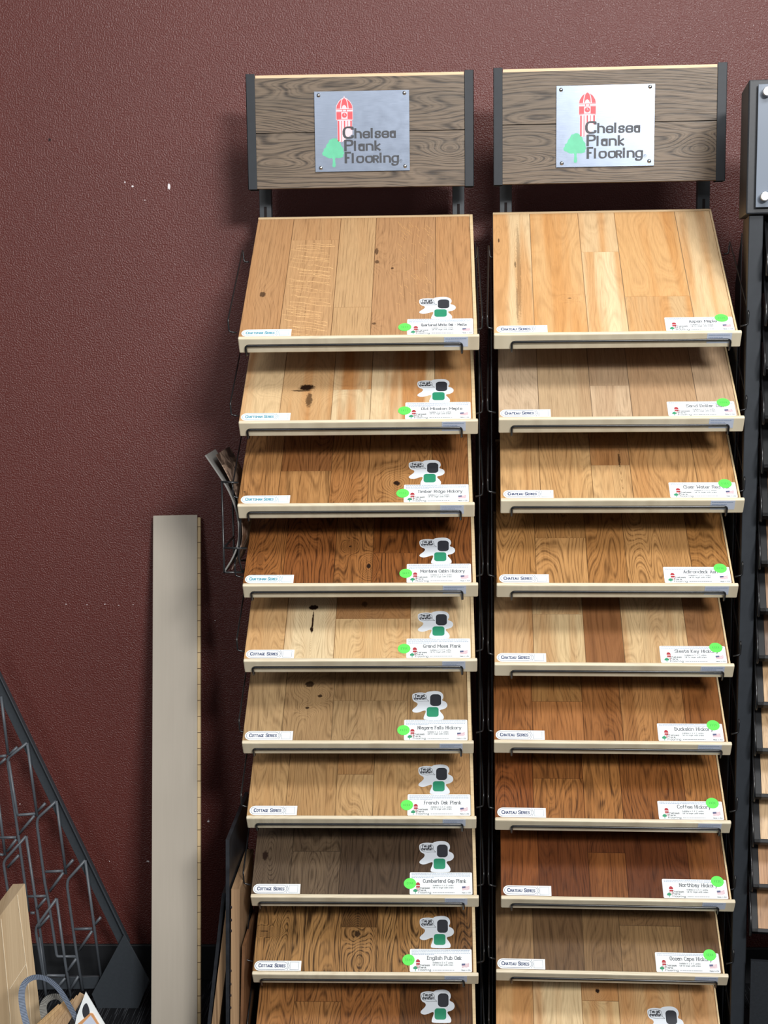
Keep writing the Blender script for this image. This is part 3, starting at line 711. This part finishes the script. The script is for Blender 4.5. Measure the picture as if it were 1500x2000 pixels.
for k in range(15):
    z = Z0+.10-k*.094; bm = bmesh.new()
    P_ = lambda y, zz: (.034, y, z+zz)
    tube(bm, [P_(.10, .12), P_(.09, .13), P_(-.03, .0), P_(-.036, -.02), P_(-.03, -.045), P_(.03, .02)], .0022, sub=.012)
    ob('wire_loop', bm, m_wire, r, smooth=True)
# ------------------------------------------------------------------ tall grey plank leaning on the wall
bot, top = .17, .478
q0 = at(299, 1007, top); q1 = at(387, 1007, top)
zt_ = q0.z; x0 = q0.x; wd = (q1.x-q0.x)*.98
def longplank():
    n = N('grey_oak_plank_face'); o = n.obj(); k = n.noise(n.vec('MULTIPLY', o, (160, 1, 6)), 1, 3); c = n.noise(n.vec('MULTIPLY', o, (9, 1, 3)), 1, 3)
    n.base(n.mix(n.math('MULTIPLY_ADD', k, .4, n.math('MULTIPLY', c, .6)), lin((164, 155, 141)), lin((186, 177, 163))), .5, 0, .4); n.bump(k, .15, .0004); return n.m
ln = math.hypot(zt_, top-bot); ang = math.atan2(top-bot, zt_)
xbot = at(299, 2000, bot+.03).x
pm = Matrix.Translation((xbot, bot, 0)) @ Matrix.Rotation(math.atan2(x0-xbot, zt_), 4, 'Y') @ Matrix.Rotation(-ang, 4, 'X')
g = empty('grey_floor_plank', pm); tag(g, 'tall greige floor plank leaning upright against the burgundy wall', 'plank')
ob('plank_face', B(0, wd, 0, .004, 0, ln), longplank(), g, bev=.0008)
def core():
    n = N('plywood_core'); o = n.obj(); s = n.node('ShaderNodeSeparateXYZ'); n.put(s.inputs[0], o)
    f = n.math('FRACT', n.math('MULTIPLY', s.outputs[2], 1/.0365)); lnn = n.math('LESS_THAN', f, .035)
    k = n.noise(n.vec('MULTIPLY', o, (60, 60, 20)), 1, 3)
    n.base(n.mix(lnn, n.mix(k, lin((196, 170, 128)), lin((214, 190, 148))), lin((70, 44, 28))), .7, 0, .3); return n.m
ob('plank_core', B(.001, wd+.0068, .0042, .014, 0, ln-.006), core(), g)
# ------------------------------------------------------------------ boards leaning against the left tower's side
m_end = wood('rough_end_grain', K=5, MM=3, ring=.35, pore=.5, tone=.4, c2=(120, 92, 66), dark=.35, rough=.7)
m_skin = plain('black_board_skin', (40, 42, 46), .35, 0, .5, .3, 30); m_brown = plain('brown_board_face', (112, 78, 52), .5, 0, .4, .2, 25)
def slab(name, label, xt, xb, ztop, y0, y1, th, skin, mats, holes=0):
    r = empty(name, Matrix.Translation((0, 0, 0))); tag(r, label, 'sample panel', 'sample panels standing beside the left tower')
    def sh(a, b, nm, m, dz=0):
        bm = bmesh.new()
        prism(bm, [(xb+a, y0, 0), (xb+b, y0, 0), (xt+b, y0, ztop-dz), (xt+a, y0, ztop-dz)], [(xb+a, y1, 0), (xb+b, y1, 0), (xt+b, y1, ztop-dz), (xt+a, y1, ztop-dz)])
        if m is m_end: colored(bm, (176, 142, 106))
        return ob(nm, bm, m, r)
    return r, sh
def X_(px, py, Y): return at(px, py, Y).x
Y0 = -.02
zA = at(445, 1640, Y0).z; xa = X_(441, 1645, Y0); xab = X_(437, 2000, Y0)
r1, sh = slab('black_sample_panel', 'tall thin black sample panel standing closest beside the left tower, in front', xa, xab, zA, Y0, .27, .008, 0, 0)
sh(0, .0075, 'board_sheet', m_skin)
ztB = at(450, 1737, Y0).z
r2, sh = slab('thick_wood_panel', 'thick raw wood panel edge with small dark notches, right of the black panel', xa+.0085, xab+.0085, ztB, Y0, .20, .02, 0, 0)
sh(0, .0175, 'wood_core', m_end)
for py in (1772, 1797, 1818, 1896, 1922, 1944, 1968):
    zz = at(447, py, Y0).z; f = zz/ztB; xx = (xab+.0085)*(1-f)+(xa+.0085)*f
    bm = bmesh.new(); bmesh.ops.create_uvsphere(bm, u_segments=10, v_segments=6, radius=.0035)
    for v in bm.verts: v.co = Vector((v.co.x*.6+xx, v.co.y*.2+Y0, v.co.z+zz))
    ob('notch', bm, m_hole, r2)
ztC = at(466, 1850, Y0).z
r3, sh = slab('brown_sample_panel', 'brown faced sample panel squeezed between thick wood edge and tower', xa+.0265, xab+.0265, ztC, Y0+.005, .25, .008, 0, 0)
sh(0, .006, 'board_sheet', m_brown)
xd = X_(434, 1760, .02); xdb = X_(405, 2000, .02); zD = at(436, 1745, .02).z
xdb2 = xd+(xdb-xd)*zD/(zD-at(405, 2000, .02).z)
r4, sh = slab('tilted_black_panel', 'black skinned sample panel tilting left, behind the front ones', xd, xdb2, zD, .02, .25, .008, 0, 0)
sh(0, .007, 'board_sheet', m_skin)
r5, sh = slab('tilted_wood_panel', 'raw wood panel edge tilting left beside its black skinned neighbour', xd+.0075, xdb2+.0075, zD-.03, .02, .22, .014, 0, 0)
sh(0, .016, 'wood_core', m_end)
# ------------------------------------------------------------------ brochure holder on the left tower's side
BY = .03
m_paper = plain('glossy_silver_brochure', (120, 118, 114), .4, 0, .5, .1, 12)
def photo():
    n = N('brown_photo_print'); o = n.obj(); k = n.noise(n.vec('MULTIPLY', o, (8, 20, 45)), 1, 3, .6, 1.)
    n.base(n.mix(n.ramp(k, .35, .65), lin((66, 52, 44)), lin((158, 134, 116))), .35, 0, .5); return n.m
m_photo = photo()
def sheet(name, label, pts, y0, y1, th, mat, sgn=1, lift=.0):
    P = smooth2([(at(px, py, y0).x, at(px, py, y0).z) for px, py in pts], it=2)
    bm = bmesh.new(); n = len(P); A = []; Bv = []
    for i, (x, z) in enumerate(P):
        a = P[max(i-1, 0)]; b = P[min(i+1, n-1)]; d = Vector((b[0]-a[0], b[1]-a[1])).normalized(); nx, nz = -d.y*th, d.x*th
        A.append([bm.verts.new((x, y, z)) for y in (y0, y1)]); Bv.append([bm.verts.new((x+nx, y, z+nz)) for y in (y0, y1)])
    for i in range(n-1):
        bm.faces.new((A[i][0], A[i+1][0], A[i+1][1], A[i][1])); bm.faces.new((Bv[i][0], Bv[i][1], Bv[i+1][1], Bv[i+1][0]))
        bm.faces.new((A[i][0], Bv[i][0], Bv[i+1][0], A[i+1][0])); bm.faces.new((A[i][1], A[i+1][1], Bv[i+1][1], Bv[i][1]))
    bm.faces.new((A[0][0], A[0][1], Bv[0][1], Bv[0][0])); bm.faces.new((A[-1][0], Bv[-1][0], Bv[-1][1], A[-1][1]))
    bmesh.ops.recalc_face_normals(bm, faces=bm.faces)
    o = ob(name, bm, mat, smooth=False); tag(o, label, 'brochure', 'brochures beside the left tower'); return o
sheet('brochure', 'outermost silver brochure curling out of the wire holder', [(400, 890), (422, 922), (444, 955), (462, 1000), (467, 1050), (456, 1085), (438, 1114)], BY, BY+.12, .003, m_paper)
sheet('brochure', 'photo printed brochure bending behind the silver one in the wire holder', [(421, 889), (440, 920), (458, 958), (470, 1000), (474, 1050), (466, 1080), (452, 1112)], BY+.01, BY+.19, .0015, m_photo)
r = empty('brochure_holder', Matrix.Translation(at(438, 1118, BY))); tag(r, 'black wire brochure holder hanging on the left tower side', 'holder')
o0 = at(438, 1118, BY)
bm = bmesh.new()
q = lambda px, py, dy=0: at(px, py, BY)+Vector((0, dy, 0))-o0
tube(bm, [q(433, 941), q(438, 1118), q(474, 1118)], .0022, sub=.005); tube(bm, [q(433, 941, .14), q(438, 1118, .14), q(474, 1118, .14)], .0022, sub=.005)
tube(bm, [q(433, 941), q(466, 943)], .0022); tube(bm, [q(433, 941), q(433, 941, .14)], .0022); tube(bm, [q(437, 1070), q(437, 1070, .14)], .0022)
tube(bm, [q(437, 1070), q(482, 1071)], .0022); tube(bm, [q(438, 1118), q(438, 1118, .14)], .0022); tube(bm, [q(474, 1118), q(474, 1118, .14)], .0022)
tube(bm, [q(474, 1118), q(466, 1090), q(470, 1010), q(478, 960)], .0022, sub=.01)
ob('wire_frame', bm, m_wire, r, smooth=True)
# ------------------------------------------------------------------ wire art stand, lower left
SY = .37
ro = at(120, 1930, SY); ro.z = 0
r = empty('wire_grid_stand', Matrix.Translation(ro)); tag(r, 'triangular dark grey metal stand with angular wire grid against the burgundy wall', 'display stand')
K_ = lambda px, py, Y=SY: at(px, py, Y)-ro
def bar(pts, y0, y1, name, mat):
    bm = bmesh.new(); prism(bm, [at(a, b, y0)-ro for a, b in pts], [at(a, b, y0)-ro+Vector((0, y1-y0, 0)) for a, b in pts]); return ob(name, bm, mat, r, bev=.0008)
bar([(-40, 1243), (250, 1846), (239, 1860), (-40, 1283)], SY+.006, SY+.010, 'side_bar', m_steelblack)
bar([(-40, 1238), (252, 1842), (250, 1846), (-40, 1243)], SY-.006, SY+.010, 'bar_flange', m_steelblack)
bar([(40, 1911), (196, 1907), (186, 1931), (40, 1934)], SY+.006, SY+.014, 'bottom_bar', m_steelblack)
wires = [[(53, 1451), (16.5, 1479.5), (15, 1490), (35.5, 1630), (48, 1721), (56, 1780)], [(34, 1459), (17, 1475)], [(17, 1487), (33, 1588), (34.6, 1592), (71, 1589)],
 [(2, 1360), (16, 1474)], [(53, 1451), (72.6, 1594)], [(-5, 1478), (13, 1476)], [(-3, 1494), (11.5, 1481)],
 [(110, 1564.5), (74, 1597.5), (72, 1609), (88, 1728), (95, 1762), (110.5, 1864), (112, 1868), (150, 1868)], [(89, 1702.5), (124, 1701)], [(89, 1568.6), (74, 1584)], [(67.6, 1592.5), (37, 1629)],
 [(110, 1564), (129, 1707)], [(166.6, 1680), (132.6, 1718), (131, 1731), (149.6, 1864), (161.5, 1934)], [(143, 1679), (127.5, 1697)], [(124, 1704), (97, 1741)],
 [(166.6, 1680), (197, 1908)], [(197, 1791), (185, 1806)], [(146, 1814.7), (180, 1813.7)], [(180, 1818), (154.7, 1855.5)],
 [(-5, 1636), (32, 1635.5)], [(32, 1639), (14, 1663)], [(51, 1633), (10, 1679), (7, 1687), (15, 1738), (25, 1790)], [(51, 1633), (73, 1782), (92, 1915)], [(37, 1670), (15, 1694)], [(-5, 1668), (7, 1670)],
 [(110.5, 1755), (71, 1810), (70, 1820), (85, 1905), (90, 1945)], [(110.5, 1755), (127.5, 1881), (138, 1945)], [(97, 1787.5), (75, 1813)], [(78, 1830), (87, 1905), (127.5, 1905.5)],
 [(54, 1751), (90, 1750)], [(90, 1753.5), (73, 1774)], [(149, 1872), (131, 1898)], [(153, 1906.5), (138, 1932)], [(127.5, 1910), (109, 1932)], [(-4, 1560), (10, 1670)], [(60, 1783), (68, 1783)]]
for wv in wires:
    bm = bmesh.new(); tube(bm, [K_(a, b, SY-.002+.003*random.random()) for a, b in wv], .0035, sub=.006); ob('grid_wire', bm, m_greywire, r, smooth=True)
GY = SY-.02
bm = bmesh.new(); pp = [(243, 1824), (292, 1914), (262, 1990), (250, 2030), (214, 2030), (179, 1942)]
prism(bm, [at(a, b, GY)-ro for a, b in pp], [at(a, b, GY)-ro+Vector((0, .004, 0)) for a, b in pp]); gs = ob('gusset_plate', bm, m_steelblack, r, bev=.0008)
# ------------------------------------------------------------------ pale oak sample board, bottom left
OY = -.28
f_ = [at(-60, 1870, OY), at(0, 1789, OY), at(49, 1725, OY), at(96, 2120, OY), at(-60, 2120, OY)]
k_ = f_[2].z/(f_[2].z-f_[3].z); f_[3] = f_[2]+(f_[3]-f_[2])*k_; f_[4] = Vector((f_[3].x-.14, OY, 0))
bk = [p+Vector((-.0215, .03, 0))+(at(25, 1726, OY+.03)-at(49, 1725, OY)-Vector((-.0215, .03, 0)))*1. for p in f_]
m_oak = wood('pale_oak_board', K=14, MM=7, ring=.16, pore=.15, tone=.4, c2=(176, 148, 112), dark=.6, rough=.4, bump=.1)
ctr = at(20, 2000, OY); ctr.z = 0
r = empty('pale_oak_board', Matrix.Translation(ctr)); tag(r, 'pale oak sample board with a slanted top end, bottom left corner', 'flooring sample')
bm = bmesh.new(); prism(bm, [p-ctr for p in f_], [p-ctr for p in bk]); 
o = ob('board_body', colored(bm, (200, 176, 142)), m_oak, r, bev=.0012); 
o.data.transform(Matrix.Rotation(0, 4, 'X'))
gv = plain('pale_groove', (226, 208, 178), .5)
for pts in ([(2, 1795), (20, 1985), (21, 2100)], [(34, 1748), (51, 1883), (54, 1900), (66, 2080)], [(51, 1883), (19, 1932)]):
    bm = bmesh.new(); tube(bm, [at(a, b, OY-.0003)-ctr for a, b in pts], .0008, seg=6); ob('groove_line', bm, gv, r)
# ------------------------------------------------------------------ tote bag with slats and a folder
TY = -.42
bc = at(120, 2000, TY); bc.z = 0
def strapmat(c, nm):
    n = N(nm); g_ = n.node('ShaderNodeTexCoord').outputs['UV']; s = n.node('ShaderNodeSeparateXYZ'); n.put(s.inputs[0], g_)
    k = n.ramp(n.math('SINE', n.math('MULTIPLY', s.outputs[0], 2200)), -.3, .5)
    n.base(n.mix(k, tuple(v*.45 for v in lin(c)[:3])+(1,), lin(c)), .7, 0, .3); n.bump(k, .5, .001); return n.m
def strap(bm, pts, wd, y, uvl, shift=.004):
    P = smooth2([(at(a, b, y).x-bc.x, at(a, b, y).z) for a, b in pts], it=3); n = len(P); L = []; R = []; D = [0]
    for i in range(1, n): D.append(D[-1]+math.hypot(P[i][0]-P[i-1][0], P[i][1]-P[i-1][1]))
    for i in range(n):
        a = P[max(i-1, 0)]; b = P[min(i+1, n-1)]; d = Vector((b[0]-a[0], b[1]-a[1])).normalized()
        L.append((P[i][0]-d.y*wd/2, y, P[i][1]+d.x*wd/2)); R.append((P[i][0]+d.y*wd/2, y+.003, P[i][1]-d.x*wd/2))
    for off in (0, .0015):
        l = [bm.verts.new(Vector(v)+Vector((0, off, 0))) for v in L]; r_ = [bm.verts.new(Vector(v)+Vector((0, off, 0))) for v in R]
        for i in range(n-1):
            f = bm.faces.new((l[i], l[i+1], r_[i+1], r_[i]))
            for lp, dd in zip(f.loops, (D[i], D[i+1], D[i+1], D[i])): lp[uvl].uv = (dd, 0)
            if off:
                for pair in ((L, l), (R, r_)): pass
bag = empty('tote_bag', Matrix.Translation(bc)); tag(bag, 'grey woven tote bag with two upright strap handles, bottom left', 'bag')
bx0, bx1 = at(45, 2000, TY).x-bc.x, at(205, 2000, TY).x-bc.x; bz = at(120, 2060, TY).z
bm = bmesh.new(); 
prism(bm, [(bx0+.02, TY-.02, 0), (bx1-.02, TY-.02, 0), (bx1, TY, bz), (bx0, TY, bz)], [(bx0+.02, TY+.09, 0), (bx1-.02, TY+.09, 0), (bx1, TY+.07, bz), (bx0, TY+.07, bz)])
ob('bag_body', bm, plain('grey_woven_cloth', (120, 124, 130), .85, 0, .2, .2, 400), bag)
for pts, c, nm, wd, y in (([(60, 2030), (46, 1985), (40, 1945), (46, 1920), (66, 1908), (92, 1912), (115, 1932), (135, 1965), (158, 2010), (165, 2030)], (140, 152, 172), 'blue_grey_webbing', .0105, TY+.0),
                   ([(100, 2030), (84, 1982), (83, 1962), (96, 1948), (116, 1947), (128, 1962), (140, 1990), (150, 2030)], (150, 148, 142), 'warm_grey_webbing', .012, TY+.05)):
    bm = bmesh.new(); uvl = bm.loops.layers.uv.new('UVMap'); strap(bm, pts, wd, y, uvl); ob('handle', bm, strapmat(c, nm), bag)
for o in bag.children:
    o.location.y = -TY
bag.location.y = TY
# slats and folder standing in the bag
m_kraft = wood('thin_wood_veneer', K=40, MM=4, ring=.2, pore=.2, tone=.4, c2=(170, 130, 88), dark=.5, rough=.6)
sl = [((88, 1994), (118, 1966)), ((96, 1990), (128, 1961)), ((103, 1992), (137, 1958)), ((112, 1994), (146, 1955)), ((120, 1995), (154, 1948)), ((128, 1996), (161, 1942))]
for i, (a_, b_) in enumerate(sl):
    y = TY+.035-i*.004; A = at(a_[0], a_[1], y); D_ = at(b_[0], b_[1], y); d = (D_-A).normalized(); ext = A-d*.10
    s_ = Vector((d.z, 0, -d.x))*.006
    bm = bmesh.new(); q_ = [ext-s_, ext+s_, D_+s_*.8, D_-s_*1.0]
    prism(bm, q_, [p+Vector((0, .002, 0)) for p in q_])
    o = ob('wood_veneer_strip', colored(bm, (206-i*4, 172-i*3, 124)), m_kraft); tag(o, 'thin tan wood strip fanned out inside the tote bag', 'wood strip', 'wood strips fanned out in the tote bag')
fold = at(170, 1990, TY-.01)
r = empty('white_folder', Matrix.Translation(fold)); tag(r, 'white folder with black blot standing in the tote bag', 'folder')
def flat(pts, y, th, name, m, par):
    bm = bmesh.new(); q_ = [at(a, b, y)-fold for a, b in pts]; prism(bm, q_, [p+Vector((0, th, 0)) for p in q_]); return ob(name, bm, m, par)
flat([(167, 1938), (206, 2004), (215, 2030), (140, 2030), (150, 1984)], TY-.012, .003, 'folder_sheet', m_white, r)
flat(smooth2([(168, 1957), (173, 1966), (176, 1980), (168, 1990), (162, 1986), (160, 1970)], True), TY-.0126, .0005, 'black_blot', m_dk, r)
flat([(176, 1979), (181, 1980), (200, 2012), (200, 2030), (150, 2030), (152, 2000)], TY-.015, .002, 'orange_border', plain('orange_border_print', (206, 150, 100), .5), r)
flat([(177, 1983), (196, 2012), (196, 2030), (155, 2030), (158, 2003)], TY-.0156, .0005, 'inner_panel', m_blue, r)
